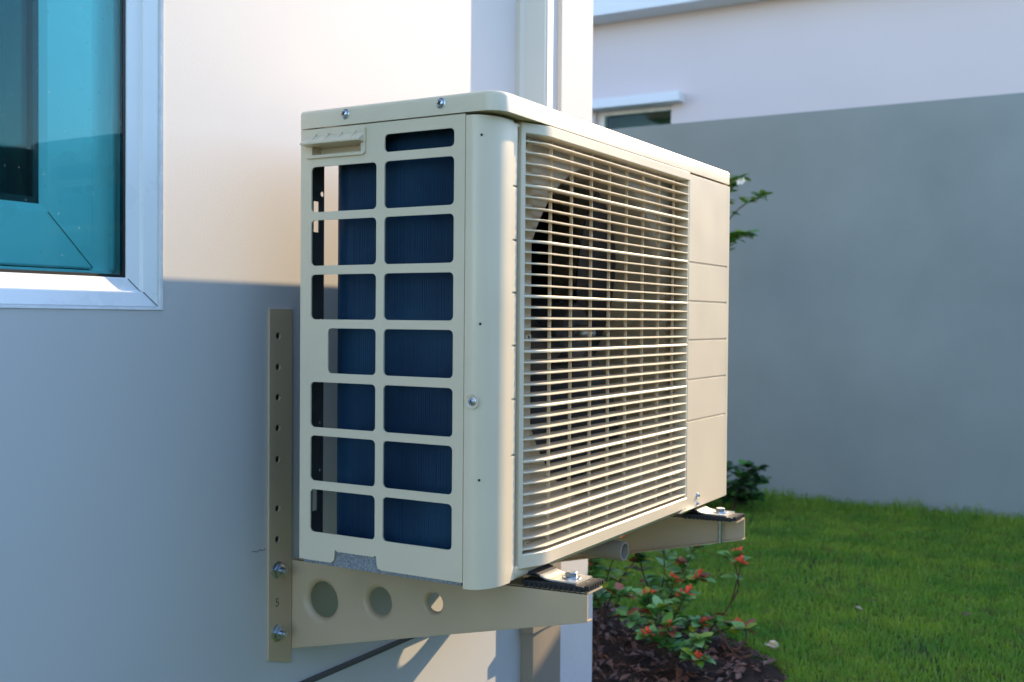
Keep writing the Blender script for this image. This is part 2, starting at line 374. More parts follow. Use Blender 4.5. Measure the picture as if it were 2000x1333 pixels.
# pipe cover, flat pipe, cable
T = thing('pipe_cover', (-.08, .73, .3), 'cream vertical pipe cover running up the wall above the air conditioner', 'pipe cover')
MB().prism([(-.102, .694), (-.092, .6945), (-.088, .700), (-.086, .7065), (-.083, .7075), (-.0625, .716), (-.0565, .719), (-.0545, .7225), (-.0545, .752), (-.057, .7555), (-.075, .760), (-.102, .764)], 2, .30, 3.09).build('cover', M_trunk, T, bevel=.0008)
MB().box(-.0545, -.053, .728, .7295, .30, 3.09).build('seam', M_trunk, T)
child_local(T)
T = thing('downpipe', (-.09, .79, G), 'flat tan pipe on the lower wall beside the house corner', 'pipe')
MB().prism([(-.1, .728), (-.080, .730), (-.076, .734), (-.0735, .77), (-.0735, .838), (-.077, .842), (-.1, .844)], 2, G, .30).build('pipe', M_dpipe, T, bevel=.001)
MB().box(-.1, -.071, .724, .848, -.285, -.262).build('clip', M_dpipe, T, bevel=.002)
child_local(T)
cb = MB(); cb.tube([(-.0965, -3+i*.12, -.206+.0012*math.sin(i*.9)) for i in range(32)], .0042, 8)
tag(cb.build('cable', M_cable), 'thin dark cable running along the wall below the bracket', 'cable')

# ---------------------------------------------------------------- brackets
def bracket(mir, label):
    # mir: +1 near bracket (flange behind plate), -1 far one mirrored about y
    ybase = .0955 if mir > 0 else .6625
    Y = lambda d: ybase+mir*d
    t = thing('wall_bracket', (-.1, ybase, -.15), label, 'bracket', 'tan steel wall brackets under the air conditioner')
    top = lambda x: -.0296+.0275*(x+.1); bot = lambda x: -.151+.2262*(x+.1)
    xa, xb = -.0965, .3494
    cs = [(-.0456, -.0803, .0242), (.0490, -.0693, .0185), (.1353, -.0587, .0120)]
    arm = plate('arm', [(xa, bot(xa)), (xb, bot(xb)), (xb, top(xb)), (xa, top(xa))], [circ(x, z, r*1.32, 32) for x, z, r in cs], .003,
          lambda u, v, w_: (u, Y(.0015)+w_, v), M_brk, t)
    for x, z, r in cs:
        mb = MB(); n = 32; prof = [(1.32, 0), (1.22, .0005), (1.12, .002), (1.04, .0042), (1.0, .0065), (1.0, .008), (1.06, .0075), (1.2, .0035), (1.32, .003)]
        rs = [[(x+r*q*math.cos(2*math.pi*i/n), Y(h), z+r*q*math.sin(2*math.pi*i/n)) for i in range(n)] for q, h in prof]
        mb.rings(rs, True, False).build('dimple', M_brk, t)
    # top flange with foot bolt, bottom lip, end lip
    fl = MB(); a, b = .0033, .0405
    fl.add([(x, Y(d), top(x)+dz) for x in (xa, xb) for d in (0, b) for dz in (-.0026, 0)], [(0, 1, 3, 2), (4, 6, 7, 5), (0, 4, 5, 1), (2, 3, 7, 6), (0, 2, 6, 4), (1, 5, 7, 3)])
    fl.build('top_flange', M_brk, t, bevel=.0006)
    lp = MB(); lp.add([(x, Y(d), bot(x)-dz) for x in (xa, xb+.001) for d in (0.0, .012) for dz in (0, .0022)], [(0, 1, 3, 2), (4, 6, 7, 5), (0, 4, 5, 1), (2, 3, 7, 6), (0, 2, 6, 4), (1, 5, 7, 3)])
    lp.build('bottom_lip', M_brk, t, bevel=.0006)
    # rail on the wall
    zs = [.2728, .2313, .191, .150, .1083, .0425, .0013]
    ya, yb = sorted((Y(-.0455), Y(-.0012)))
    plate('rail', [(ya, -.1572), (yb, -.1715), (yb, .3087), (ya, .3087)] if mir > 0 else [(ya, -.1715), (yb, -.1572), (yb, .3087), (ya, .3087)], [circ(Y(-.0290), z, .0046, 16) for z in zs], .0036,
          lambda u, v, w_: (-.098+w_, u, v), M_brk, t, bevel=.0007)
    for z in zs: MB().lathe([(0, .0052), (.0003, .0052)], (-.1001, Y(-.0290), z), (1, 0, 0), 14).build('drilled_hole_shade', M_dark, t)  # black disc on the wall in place of the hole's inner shade
    for z in (-.04, -.1241):
        c = (-.0963, Y(-.0290), z)
        wsh = MB().lathe([(0, .0115), (.0015, .0115), (.0019, .0108)], c, (1, 0, 0), 24).build('washer', M_zinc, t)
        hx = MB().lathe([(.0018, .0088), (.0075, .0088), (.0085, .0078)], c, (1, .0, 0), 6).build('bolt_head', M_zinc, t, angle=20)
        MB().lathe([(.0084, .0044), (.0145, .0043), (.0152, .0036)], c, (1, 0, 0), 12).build('bolt_shank', M_zinc, t)
    if mir > 0:
        fc = bpy.data.curves.new('tmp', 'FONT'); fc.body = '5'; fc.size = .016; fc.extrude = .0002
        fo = bpy.data.objects.new('tmp', fc); COL.objects.link(fo); dg = bpy.context.evaluated_depsgraph_get(); dg.update()
        me = bpy.data.meshes.new_from_object(fo.evaluated_get(dg)); bpy.data.objects.remove(fo)
        for v in me.vertices:
            u, vv, w_ = v.co; v.co = (-.0960+w_, Y(-.0290)+(u-.0045), -.0885+vv)
        me.materials.clear(); me.materials.append(mat('stamped recess', (.13, .10, .07), .6))
        link(bpy.data.objects.new('stamped_number', me), t)
    child_local(t); return t
B1 = bracket(1, 'near tan bracket arm with three round holes below the unit\'s slotted end')
B2 = bracket(-1, 'far tan bracket arm carrying the unit\'s far end over the red flowers')

# ---------------------------------------------------------------- air conditioner
AC = thing('air_conditioner', (0, 0, 0), 'beige air conditioner outdoor unit mounted on two wall brackets', 'air conditioner')
rows = [(.5120, .4911), (.4805, .4256), (.4158, .3605), (.3498, .2952), (.2846, .2300), (.2189, .1635), (.1534, .0980), (.0874, .0350)]
holes = [rrect(.1275, .2250, b, a, .0055) for a, b in rows]
for i, (a, b) in enumerate(rows[1:]): holes.append(rrect(.0436 if i == 3 else .0168, .1160, b, a, .0055))
holes.append(rrect(.0175, .0945, .4945, .5055, .002, 2))
out = [(.0, .0), (.049, .0), (.053, .002), (.0545, .005), (.0555, .0145), (.056, .0160), (.0585, .0160), (.0585, .0145), (.1155, .0145), (.1155, .0160), (.118, .0160), (.1185, .0145), (.1195, .005), (.1215, .0015), (.127, .0), (.2395, .0), (.2395, .5265), (.0, .5265)]
plate('end_panel', out, holes, .0022, lambda u, v, w_: (u, .0011-w_, v), M_ac, AC, bevel=.0007)
# raised rolled rims around the openings catch the light below each row
# back flange of the end panel: slotted, its inside shade painted as dark grey
fl_holes = [[(.022, .404), (.032, .404), (.032, .4425), (.022, .4425)], circ(.0385, .4525, .0035, 10), [(.022, .055), (.031, .055), (.031, .083), (.022, .083)], circ(.036, .165, .002, 8), circ(.037, .295, .002, 8), circ(.036, .105, .002, 8)]
plate('back_flange', [(.0025, .003), (.042, .003), (.042, .5255), (.0025, .5255)], fl_holes, .0014, lambda u, v, w_: (.0012+w_, u, v), M_flange, AC)
# base pan in speckled steel
bp_ = MB(); bp_.box(.004, .236, .0030, .755, -.0048, .018); bp_.build('base_pan', M_galv, AC, bevel=.001)
MB().box(.010, .262, .07, .75, .018, .020).build('pan_floor', M_inner, AC)
# lid
def lid_ring(inset, z, x0=-.0012, x1=D, y0=-.0015, y1=WY+.0012):
    P = []; x0 += inset; x1 -= inset; y0 += inset; y1 -= inset
    def c(cx, cy, rx, ry, a0):
        for i in range(9):
            t = R(a0+90*i/8); P.append((cx+rx*math.cos(t), cy+ry*math.sin(t), z))
    rx, ry = .020-inset*.7, .024-inset*.7; r2 = max(.002, .006-inset*.7); r3 = max(.002, .004-inset)
    c(x1-rx, y0+ry, rx, ry, -90); c(x1-r2, y1-r2, r2, r2, 0); c(x0+r3, y1-r3, r3, r3, 90); c(x0+r3, y0+r3, r3, r3, 180)
    return P
lid = MB(); lid.rings([lid_ring(.0025, .5279), lid_ring(.0, .5277), lid_ring(0, .5445), lid_ring(.0006, .5472), lid_ring(.0022, .5492), lid_ring(.0045, .55), lid_ring(.03, .5505), lid_ring(.06, .5505)])
lid.build('lid', M_ac, AC, angle=40)
def screw(c, d, r, parent, name='screw'):
    c = Vector(c); d = Vector(d).normalized(); mb = MB()
    mb.lathe([(0, r*1.35), (r*.15, r*1.35), (r*.22, r*1.2), (r*.22, r), (r*.55, r*.92), (r*.8, r*.6), (r*.86, .0002)], c, d, 18)
    o = mb.build(name, M_zinc, parent)
    e = Vector((0, 0, 1)) if abs(d.z) < .9 else Vector((1, 0, 0)); e = (e+d.cross(e)*.35).normalized(); g_ = d.cross(e); k = MB()
    for a, b in ((e, g_), (g_, e)):
        P = [c+d*(r*.9)+a*(s1*r*.6)+b*(s2*r*.13) for s1, s2 in ((-1, -1), (1, -1), (1, 1), (-1, 1))]
        P2 = [p-d*r*.3 for p in P]; k.rings([P2, P])
    k.build('recess', M_dark, o)
    return o
for x in (.0702, .2078): screw((x, -.0016, .5404), (0, -1, 0), .0046, AC)
# corner cover: side strip, rounded corner, front return
XC = .271
pth = [(.2405, 0), (.2407, -.0003)]
for i in range(0, 15):
    t = R(-90+90*i/14); pth.append((.246+.025*math.cos(t), .044+.044*math.sin(t)))
pth += [(XC, .0530), (XC-.0006, .0536)]
inner = [(x-.0018 if y > .02 else x-.0006, y+.002 if y < .044 else y) for x, y in pth][::-1]
MB().prism(pth+inner, 2, -.0065, .5245).build('front_cover', M_ac, AC, angle=30, bevel=0)
# top of cover below the lid (keeps the overhang dark but closed)
MB().prism([(.2405, .003), (.262, .010), (.268, .03), (.268, .57), (.2405, .57)], 2, .520, .5235).build('cover_top', M_ac, AC)
grz = [.4500, .3882, .3277, .2667, .2047, .1400]
lim = [-.0065]+sorted(grz)+[.5235]
for a, b in zip(lim, lim[1:]):
    MB().box(.262, .2703, .0538, .0640, a+.0011, b-.0011).build('ribbed_edge', M_ac, AC, bevel=.0009)
MB().box(.258, .2672, .0540, .0642, -.0055, .5225).build('edge_backing', M_ac, AC)
MB().box(.2605, .2625, .0642, .0735, -.0045, .5225).build('edge_gap_shade', M_dark, AC)  # black strip painted in for the shade deep in the gap
for z in (.502, .2918, .117):
    zc = (.2546, .0026, z)
    MB().lathe([(0, .0015), (.0004, .0014)], (.2585, .0042, z), (.55, -.83, 0), 12).build('pin_hole_shade', M_dark, AC)  # tiny black disc drawn for the shade in the hole
# dished screw on the side strip
n_ = 24; mb = MB(); c0 = Vector((.2512, .0004, .205))
dd = Vector((.08, -1, 0)).normalized()
mb.lathe([(.0006, .0085), (.0012, .0080), (.0004, .0066), (-.0002, .0050), (-.0002, .0005)], c0, dd, n_, caps=False).build('screw_dish', M_ac, AC)
screw(c0+dd*.0001, dd, .0036, AC)
# apron under the grille (body set back) and far side / back
ap = MB(); P = [(.2705, .0095), (.2705, -.001), (.2693, -.0048), (.2665, -.0068), (.250, -.0068), (.240, -.0048), (.240, .0095)]
ap.prism([(x, z) for x, z in P], 1, .064, .59).build('apron', M_ac, AC, angle=50)
MB().box(.0, .2845-.006, WY-.0015, WY, 0, .5265).build('far_panel', M_ac, AC)
MB().box(.0, .0015, .60, WY-.0018, 0, .5265).build('back_panel', M_ac, AC)
MB().box(.012, .262, .585, .587, .02, .52).build('divider', M_inner, AC)
# front plate with the round fan opening
FC = (.335, .279)
plate('orifice_plate', [(.072, .012), (.583, .012), (.583, .5235), (.072, .5235)], [circ(FC[0], FC[1], .2295, 72)], .0015, lambda u, v, w_: (.2495+w_, u, v), M_inner, AC)
MB().lathe([(.0, .2305), (-.004, .2265), (-.012, .2245), (-.125, .2235), (-.125, .2255), (-.012, .2265), (-.002, .2290)], (.2505, FC[0], FC[1]), (1, 0, 0), 72, caps=False).build('fan_duct', M_inner, AC)
# right hand panel pieces
pz = [.0]+sorted(grz)[:-1]+[.5245]
bk = MB(); bk.box(.268, D-.0022, .572, .7588, .001, .5235); bk.build('panel_backing', M_ac, AC)
for k, (a, b) in enumerate(zip(pz, pz[1:])):
    lo = a+(.0013 if k else 0); hi = b-(.0013 if k < len(pz)-2 else 0)
    if k == 0:
        MB().prism([(.5725, .0125), (.545, .0), (.7485, .0), (.7485, hi), (.5725, hi)], 0, .2755, D).build('panel', M_ac, AC, bevel=.0009)
    else:
        MB().box(.2755, D, .5725, .7485, lo, hi).build('panel', M_ac, AC, bevel=.0009)
MB().box(.268, D-.0001, .7486, .7600, .0, .5245).build('panel_edge', M_ac, AC, bevel=.0015)
screw((D, .6203, .0185), (1, 0, 0), .0038, AC); screw((D, .6206, .0055), (1, 0, 0), .0030, AC)
# grille -------------------------------------------------------------
def fx(y):
    if y >= .118: return D
    u = (.118-y)/.05; return D-.0165*u**1.4
# raised outline: grille parts
GR = MB()
def bar(y0, y1, z0, z1, n, back=.2635, mb=None, xo=0.0):
    rs = []
    for i in range(n+1):
        y = y0+(y1-y0)*i/n; f_ = fx(y)+xo; b = .0012
        rs.append([(back, y, z0), (f_-b, y, z0), (f_, y, z0+b), (f_, y, z1-b), (f_-b, y, z1), (back, y, z1)])
    (mb or GR).rings(rs)
bar(.0778, .5718, .5135, .5268, 60, xo=.0008); bar(.0778, .5718, .0045, .0215, 60, xo=.0008)
bar(.0722, .0778, .0045, .5268, 8, back=.2600, xo=.0008)
GR.build('grille_frame', M_grl, AC, angle=30)
MB().box(.2638, D-.0006, .5685, .5724, .0216, .5134).build('grille_side', M_grl, AC)
gf = MB().box(.2560, .2618, .0860, .1135, .0216, .5134).build('grille_flange', M_grl, AC)
for z in (.508, .276, .0275):
    b = MB().box(.2619, .2640, .0985, .1105, z-.0045, z+.0045).build('screw_boss', M_grl, AC, bevel=.0007)
    MB().lathe([(0, .0022), (.0006, .0020)], (.2640, .1045, z), (1, 0, 0), 12).build('boss_hole', M_flange, b)
def slat_mesh(th):
    mb = MB(); rs = []; ys = [.0765, .0778]+[.0778+(.135-.0778)*i/18 for i in range(1, 19)]+[.135+(.5690-.135)*i/6 for i in range(1, 7)]
    for y in ys:
        f_ = fx(y)-.0002
        u = min(1, max(0, (y-.0778)/.05)); bk_ = .2655-.0035*(1-u)
        h = th*.5; hb = th*.38
        sl = lambda x: (f_-x)*.09
        rs.append([(bk_, y, -hb+sl(bk_)), (f_-.004, y, -h+sl(f_-.004)), (f_-.0008, y, -h), (f_, y, -h*.45), (f_, y, h*.45), (f_-.0008, y, h), (f_-.004, y, h+sl(f_-.004)), (bk_, y, hb+sl(bk_))])
    return mb.rings(rs).mesh('slat', M_grl, angle=40)
thin, thick = slat_mesh(.0021), slat_mesh(.0032)
for i in range(38):
    o = link(bpy.data.objects.new('slat', thick if i % 5 == 4 else thin), AC); o.location.z = .5050-i*.01293
    o.location.z += rnd.uniform(-.0001, .0001)
rib = MB().box(.2700, .2740, -.0008, .0008, .0216, .5134).mesh('rib', M_grl)
for y in (.1413, .1969, .2531, .308, .3639, .4208, .4791, .5367):
    link(bpy.data.objects.new('rib', rib), AC).location.y = y
# handle --------------------------------------------------------------
hd = MB(); hx0, hx1 = .0105, .1000
hd.add([(hx0, -.0012, .5170), (hx1, -.0012, .5170), (hx1, -.0026, .5155), (hx0, -.0026, .5155), (hx0-.001, -.0135, .5085), (hx1, -.0135, .5085), (hx0-.001, -.0135, .5062), (hx1, -.0135, .5062), (hx0, -.0008, .5052), (hx1, -.0008, .5052)],
       [(0, 1, 2, 3), (3, 2, 5, 4), (4, 5, 7, 6), (6, 7, 9, 8), (0, 3, 4, 6, 8), (1, 9, 7, 5, 2)])
hdl = hd.build('handle', M_grl, AC, bevel=.0005)
for x in (.024, .044, .064, .0845):
    MB().add([(x-.0011, -.0010, .5205), (x+.0011, -.0010, .5205), (x-.0011, -.0125, .5088), (x+.0011, -.0125, .5088), (x-.0011, -.0010, .5088), (x+.0011, -.0010, .5088)],
             [(0, 1, 3, 2), (2, 3, 5, 4), (0, 4, 5, 1), (0, 2, 4), (1, 5, 3)]).build('gusset', M_grl, hdl)
MB().prism([(hx0+.001, .4905), (hx0+.001, .4945), (hx1-.0055, .4945), (hx1-.0055, .5050), (hx1+.0008, .5050), (hx1+.0008, .4935), (hx1-.002, .4905)], 1, -.0032, -.0002).build('surround', M_grl, hdl, bevel=.0008)
MB().prism([(hx1-.001, .5050), (hx1+.0012, .5050), (hx1+.0012, .5225), (hx1-.0002, .5225)], 1, -.0044, -.0002).build('side_wall', M_grl, hdl, bevel=.0005)
pk = MB(); x0_, x1_ = .0172, .0948
pk.box(x0_-.001, x1_+.001, .0180, .0190, .4935, .5075); pk.box(x0_-.001, x1_+.001, .0023, .0180, .4932, .4944); pk.box(x0_-.001, x1_+.001, .0023, .0180, .5056, .5068)
pk.box(x0_-.0012, x0_-.0002, .0023, .0180, .4945, .5055); pk.box(x1_+.0002, x1_+.0012, .0023, .0180, .4945, .5055)
pk.build('pocket', M_grl, hdl)
MB().box(.077, .0885, .0173, .0179, .4965, .4980).build('slot', M_dark, hdl)
# condenser coil ---------------------------------------------------------
CO = bpy.data.objects.new('coil', None); link(CO, AC)
xr, yf = .245, .024; xb_, rr = .0130, .050
pathc = []
L1 = xr-(xb_+rr); L2 = rr*math.pi/2; L3 = .70-(yf+rr)
def coil_pt(s):
    if s < L1: return (xr-s, yf), (0, -1)
    s -= L1
    if s < L2:
        t = s/rr; return (xb_+rr-rr*math.sin(t), yf+rr-rr*math.cos(t)), (-math.sin(t), -math.cos(t))
    s -= L2; return (xb_, yf+rr+s), (-1, 0)
fm = MB(); s = 0; k = 0
while s < L1+L2+L3:
    (x, y), (nx_, ny_) = coil_pt(s); j = rnd.uniform(-.0002, .0002); dpt = .0045
    tx, ty = -ny_, nx_; hw = .00030
    a = (x+nx_*j, y+ny_*j); b = (x-nx_*dpt, y-ny_*dpt)
    zb, zt = .021, .524
    vv = [(a[0]+tx*hw, a[1]+ty*hw, zb), (a[0]-tx*hw, a[1]-ty*hw, zb), (b[0], b[1], zb), (a[0]+tx*hw, a[1]+ty*hw, zt), (a[0]-tx*hw, a[1]-ty*hw, zt), (b[0], b[1], zt)]
    fm.add(vv, [(0, 1, 4, 3), (1, 2, 5, 4), (2, 0, 3, 5)]); s += .00135 if s < L1+L2 else .004
fo = fm.build('fins', M_fin, CO, smooth=False); fo['kind'] = 'stuff'
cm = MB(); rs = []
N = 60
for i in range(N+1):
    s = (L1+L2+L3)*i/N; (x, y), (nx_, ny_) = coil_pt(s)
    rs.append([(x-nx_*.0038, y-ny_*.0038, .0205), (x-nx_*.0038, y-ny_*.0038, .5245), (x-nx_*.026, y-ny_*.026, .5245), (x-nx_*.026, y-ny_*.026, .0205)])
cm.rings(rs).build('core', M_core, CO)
tb = MB()
for i in range(24):
    z = .032+i*.0211; tb.tube([(*[coil_pt((L1+L2+L3)*q/50)[0][w_]-coil_pt((L1+L2+L3)*q/50)[1][w_]*.0032 for w_ in (0, 1)], z) for q in range(0, 31)], .0016, 6)
tbo = tb.build('coil_tube', M_copper, CO); tbo['kind'] = 'stuff'
# fan -----------------------------------------------------------------
FAN = bpy.data.objects.new('fan', None); link(FAN, AC); FAN.location = (.165, FC[0], FC[1]); FAN.rotation_euler.x = R(25)
MB().lathe([(-.03, .050), (.035, .046), (.045, .040), (.049, .02), (.049, .001)], (0, 0, 0), (1, 0, 0), 36).build('hub', M_fan, FAN)
MB().lathe([(.049, .012), (.060, .012), (.066, .008), (.074, .004)], (0, 0, 0), (1, 0, 0), 12).build('shaft_nut', M_zinc, FAN)
bm_ = MB(); rsA = []
nr, nth = 10, 16; vs = []; fs = []
for side in (0, 1):
    for i in range(nr+1):
        r_ = .042+.172*i/nr
        for j in range(nth+1):
            q = j/nth; th = R(-12-28*(i/nr)**1.3 + (q)*(78+10*i/nr)); x = -.034+.080*q+.012*math.sin(math.pi*q)-side*.0022
            vs.append((x, r_*math.cos(th), r_*math.sin(th)))
n1 = (nr+1)*(nth+1)
for i in range(nr):
    for j in range(nth):
        a = i*(nth+1)+j; fs.append((a, a+1, a+nth+2, a+nth+1)); fs.append((n1+a, n1+a+nth+1, n1+a+nth+2, n1+a+1))
for i in range(nr):
    for j in (0, nth):
        a = i*(nth+1)+j; fs.append((a, a+nth+1, n1+a+nth+1, n1+a))
for j in range(nth):
    for i in (0, nr):
        a = i*(nth+1)+j; fs.append((a, a+1, n1+a+1, n1+a))
bme = bm_.add(vs, fs).mesh('blade', M_fan, angle=50)
for k in range(3):
    o = link(bpy.data.objects.new('blade', bme), FAN); o.rotation_euler.x = R(120*k)
MO = MB().lathe([(0, .045), (.004, .05), (.05, .05), (.056, .044)], (.07, FC[0], FC[1]), (1, 0, 0), 32).build('motor', M_flange, AC)
mbk = MB(); mbk.box(.056, .062, FC[0]-.045, FC[0]-.025, .021, .523); mbk.box(.056, .062, FC[0]+.025, FC[0]+.045, .021, .523); mbk.box(.062, .069, FC[0]-.05, FC[0]+.05, FC[1]-.05, FC[1]+.05)
mbk.build('motor_bracket', M_flange, AC)
# feet ------------------------------------------------------------------
def foot(yc, name):
    y0, y1 = yc-.021, yc+.021
    zt = -.031+.0277*(.3+.1)+.0026
    P = [(.285, -.0068), (.2925, -.0095), (.300, -.0105), (.3335, -.0105)]
    up = [(x, z+.0022) for x, z in P][::-1]
    f_ = MB().prism(P+up, 1, y0, y1).build('foot', M_foot, AC, bevel=.0004)
    Q = [(.225, -.0052), (.268, -.0045), (.2785, -.0045), (.2848, -.0066)]
    MB().prism(Q+[(x, z+.0024) for x, z in Q][::-1], 1, y0-.001, y1+.001).build('foot_ramp', M_rubber, f_)
    rp = MB().prism([(.262, -.0185), (.262, -.0125), (.300, -.0110), (.342, -.0110), (.346, -.0130), (.346, -.0155), (.342, -.0172), (.300, -.0182)], 1, y0-.003, y1+.003).build('rubber_pad', M_rubber, f_, bevel=.0006)
    te = MB()
    for i in range(12):
        x = .266+i*.0066; zz = -.0186+.03*(x-.262)
        te.box(x, x+.0034, y0-.0052, y0-.0028, zz-.0010, zz+.0036); te.box(x, x+.0034, y1+.0028, y1+.0052, zz-.001, zz+.0036)
    for i in range(7):
        y = y0-.001+i*.0062; te.box(.3445, .3505, y, y+.0036, -.0150, -.0098)
    te.build('rubber_tooth', M_rubber, f_, bevel=.0003)
    c = (.3165, yc, -.0083)
    MB().lathe([(0, .0115), (.0014, .0115), (.0018, .0105)], c, (0, 0, 1), 24).build('washer', M_zinc, f_)
    MB().lathe([(.0017, .0078), (.0062, .0078), (.0072, .0066)], c, (0, 0, 1), 6).build('bolt_head', M_zinc, f_, angle=20)
    MB().lathe([(-.002, .0034), (-.045, .0034)], (c[0], c[1], -.012), (0, 0, 1), 12).build('bolt_shank', M_zinc, f_)
foot(.1195, 'near'); foot(.6385, 'far')
# strap between body and foot (dark upturned web)
for yc in (.1195, .6385):
    MB().add([(.2655, yc-.021, -.0070), (.2655, yc+.021, -.0070), (.2885, yc+.021, -.0082), (.2885, yc-.021, -.0082), (.2655, yc+.021, .0), (.2655, yc-.021, -.0045), (.2735, yc+.021, .0)], [(0, 1, 2, 3), (0, 5, 4, 1), (1, 4, 6, 2), (0, 3, 5)]).build('foot_web', M_rubber, AC)
MB().lathe([(-.11, .0140), (.002, .0140), (.0025, .0136), (.0025, .0112), (-.10, .0112)], (.2560, .400, -.0345), (1, -.02, -.02), 28).build('drain_spout', mat('drain plastic', (.36, .29, .23), .5), AC)

# ---------------------------------------------------------------- plants
def leaf_mesh(name, L, Wd, m, fold=.25, droop=.25):
    xs = [0, .12, .35, .6, .85, 1.0]; ws = [0.02, .55, 1.0, .92, .5, .02]; vs = []; fs = []
    for x, w_ in zip(xs, ws):
        z = -droop*L*x*x
        vs += [(x*L, -w_*Wd/2, z+fold*w_*Wd/2), (x*L, 0, z), (x*L, w_*Wd/2, z+fold*w_*Wd/2)]
    for i in range(5):
        a = i*3; fs += [(a, a+1, a+4, a+3), (a+1, a+2, a+5, a+4)]
    me = bpy.data.meshes.new(name); me.from_pydata(vs, [], fs); me.shade_smooth(); me.materials.append(m); return me
LM = [leaf_mesh('leaf', .038, .025, m) for m in M_leafs]
LR = leaf_mesh('leaf', .036, .022, M_redleaf)
def flower_mesh(seed):
    g = random.Random(seed); mb = MB()
    for k in range(9):
        a = g.uniform(0, 6.28); e = g.uniform(.1, 1.3); L = g.uniform(.013, .021)
        d = Vector((math.cos(a)*math.cos(e), math.sin(a)*math.cos(e), math.sin(e)))
        mb.tube([d*.001, d*L*.55, d*L*.85, d*L], [.0008, .0013, .0024, .0012], 5)
    return mb.mesh('flower', M_flow)
FM = [flower_mesh(i) for i in range(4)]
def orient(o, p, d, roll=0, sc=1):
    q = Vector(d).to_track_quat('X', 'Z'); o.rotation_mode = 'QUATERNION'
    from mathutils import Quaternion
    o.rotation_quaternion = q @ Quaternion((1, 0, 0), roll); o.location = p; o.scale = (sc, sc, sc)
def shrub(name, base, stems, label, cat, group, leafw, flowers, seed, whorl=(4, 7), lsize=1.0, along=5, stem_r=.0026):
    g = random.Random(seed)
    t = thing(name, base, label, cat, group); B = Vector(base)
    for st in stems:
        pts = [Vector(p)-B for p in st]
        # smooth the polyline
        sm = []
        for i in range(len(pts)-1):
            p0 = pts[max(i-1, 0)]; p1 = pts[i]; p2 = pts[i+1]; p3 = pts[min(i+2, len(pts)-1)]
            for k in range(4):
                u = k/4; sm.append(.5*((2*p1)+(-p0+p2)*u+(2*p0-5*p1+4*p2-p3)*u*u+(-p0+3*p1-3*p2+p3)*u**3))
        sm.append(pts[-1]); n = len(sm)
        MB().tube(sm, [stem_r*(1-.55*i/n) for i in range(n)], 6).build('stem', M_stem, t)
        tip = sm[-1]; up = (sm[-1]-sm[-3]).normalized()
        spots = [(tip, g.randint(*whorl))]+[(sm[int(n*q)], 4) for q in [1-.10*(i+1) for i in range(along)] if n*q > 2]
        for p, cnt in spots:
            a0 = g.uniform(0, 6.28)
            for k in range(cnt):
                a = a0+6.28*k/cnt+g.uniform(-.5, .5); e = g.uniform(-.15, .7)
                d = Vector((math.cos(a)*math.cos(e), math.sin(a)*math.cos(e), math.sin(e)))+up*.3
                m = g.choices(range(5), leafw)[0]; me = LR if m == 4 else LM[m]
                o = link(bpy.data.objects.new('leaf', me), t); orient(o, p+d*.003, d, g.uniform(-.5, .5), lsize*g.uniform(.6, 1.1))
        for _k in range(0 if g.random() > flowers else g.choice((1, 2, 2))):
            o = link(bpy.data.objects.new('flower', g.choice(FM)), t); o.location = tip+up*.004+Vector((g.uniform(-.012, .012), g.uniform(-.01, .01), g.uniform(-.004, .006))); o.rotation_euler = (g.uniform(-.5, .5), g.uniform(-.5, .5), g.uniform(0, 6)); o.scale = [g.uniform(.75, 1.2)]*3
    return t
gz = G+.02
GRP = 'flowering shrubs in the bed'
shrub('flowering_shrub', (-.40, 1.52, gz), [[(-.40, 1.52, gz), (-.395, 1.52, gz+.07), (-.385, 1.51, gz+.17), (-.375, 1.5, gz+.25)], [(-.40, 1.52, gz), (-.43, 1.55, gz+.08), (-.44, 1.56, gz+.18)], [(-.395, 1.52, gz+.05), (-.35, 1.53, gz+.12), (-.31, 1.52, gz+.19)]],
      'thin leggy shrub with bare stems right beside the house corner', 'shrub', GRP, (3, 1, 2, 2, 2), .5, 11, along=3)
shrub('flowering_shrub', (-.25, 1.42, gz), [[(-.25, 1.42, gz), (-.255, 1.42, gz+.08), (-.235, 1.41, gz+.16), (-.19, 1.40, gz+.23)], [(-.25, 1.42, gz), (-.285, 1.44, gz+.1), (-.29, 1.44, gz+.22)], [(-.25, 1.42, gz+.05), (-.215, 1.41, gz+.12), (-.16, 1.40, gz+.19)], [(-.255, 1.42, gz+.08), (-.27, 1.38, gz+.15), (-.255, 1.35, gz+.2)]],
      'branching shrub with small orange-red flowers below the drain spout', 'shrub', GRP, (3, 2, 3, 1, 1), .9, 12, along=5)
shrub('flowering_shrub', (-.115, 1.46, gz), [[(-.115, 1.46, gz), (-.125, 1.46, gz+.08), (-.105, 1.44, gz+.15), (-.10, 1.42, gz+.215)], [(-.115, 1.46, gz), (-.10, 1.46, gz+.09), (-.055, 1.45, gz+.17), (-.03, 1.44, gz+.225)], [(-.12, 1.46, gz+.05), (-.155, 1.44, gz+.13), (-.165, 1.42, gz+.2)], [(-.115, 1.46, gz+.03), (-.08, 1.48, gz+.10), (-.075, 1.48, gz+.17)], [(-.11, 1.46, gz+.07), (-.06, 1.45, gz+.13), (-.02, 1.44, gz+.15)]],
      'bushiest shrub with pale round leaves and a bright red flower head in the bed\'s middle', 'shrub', GRP, (3, 4, 3, 0, 2), .8, 13, along=6)
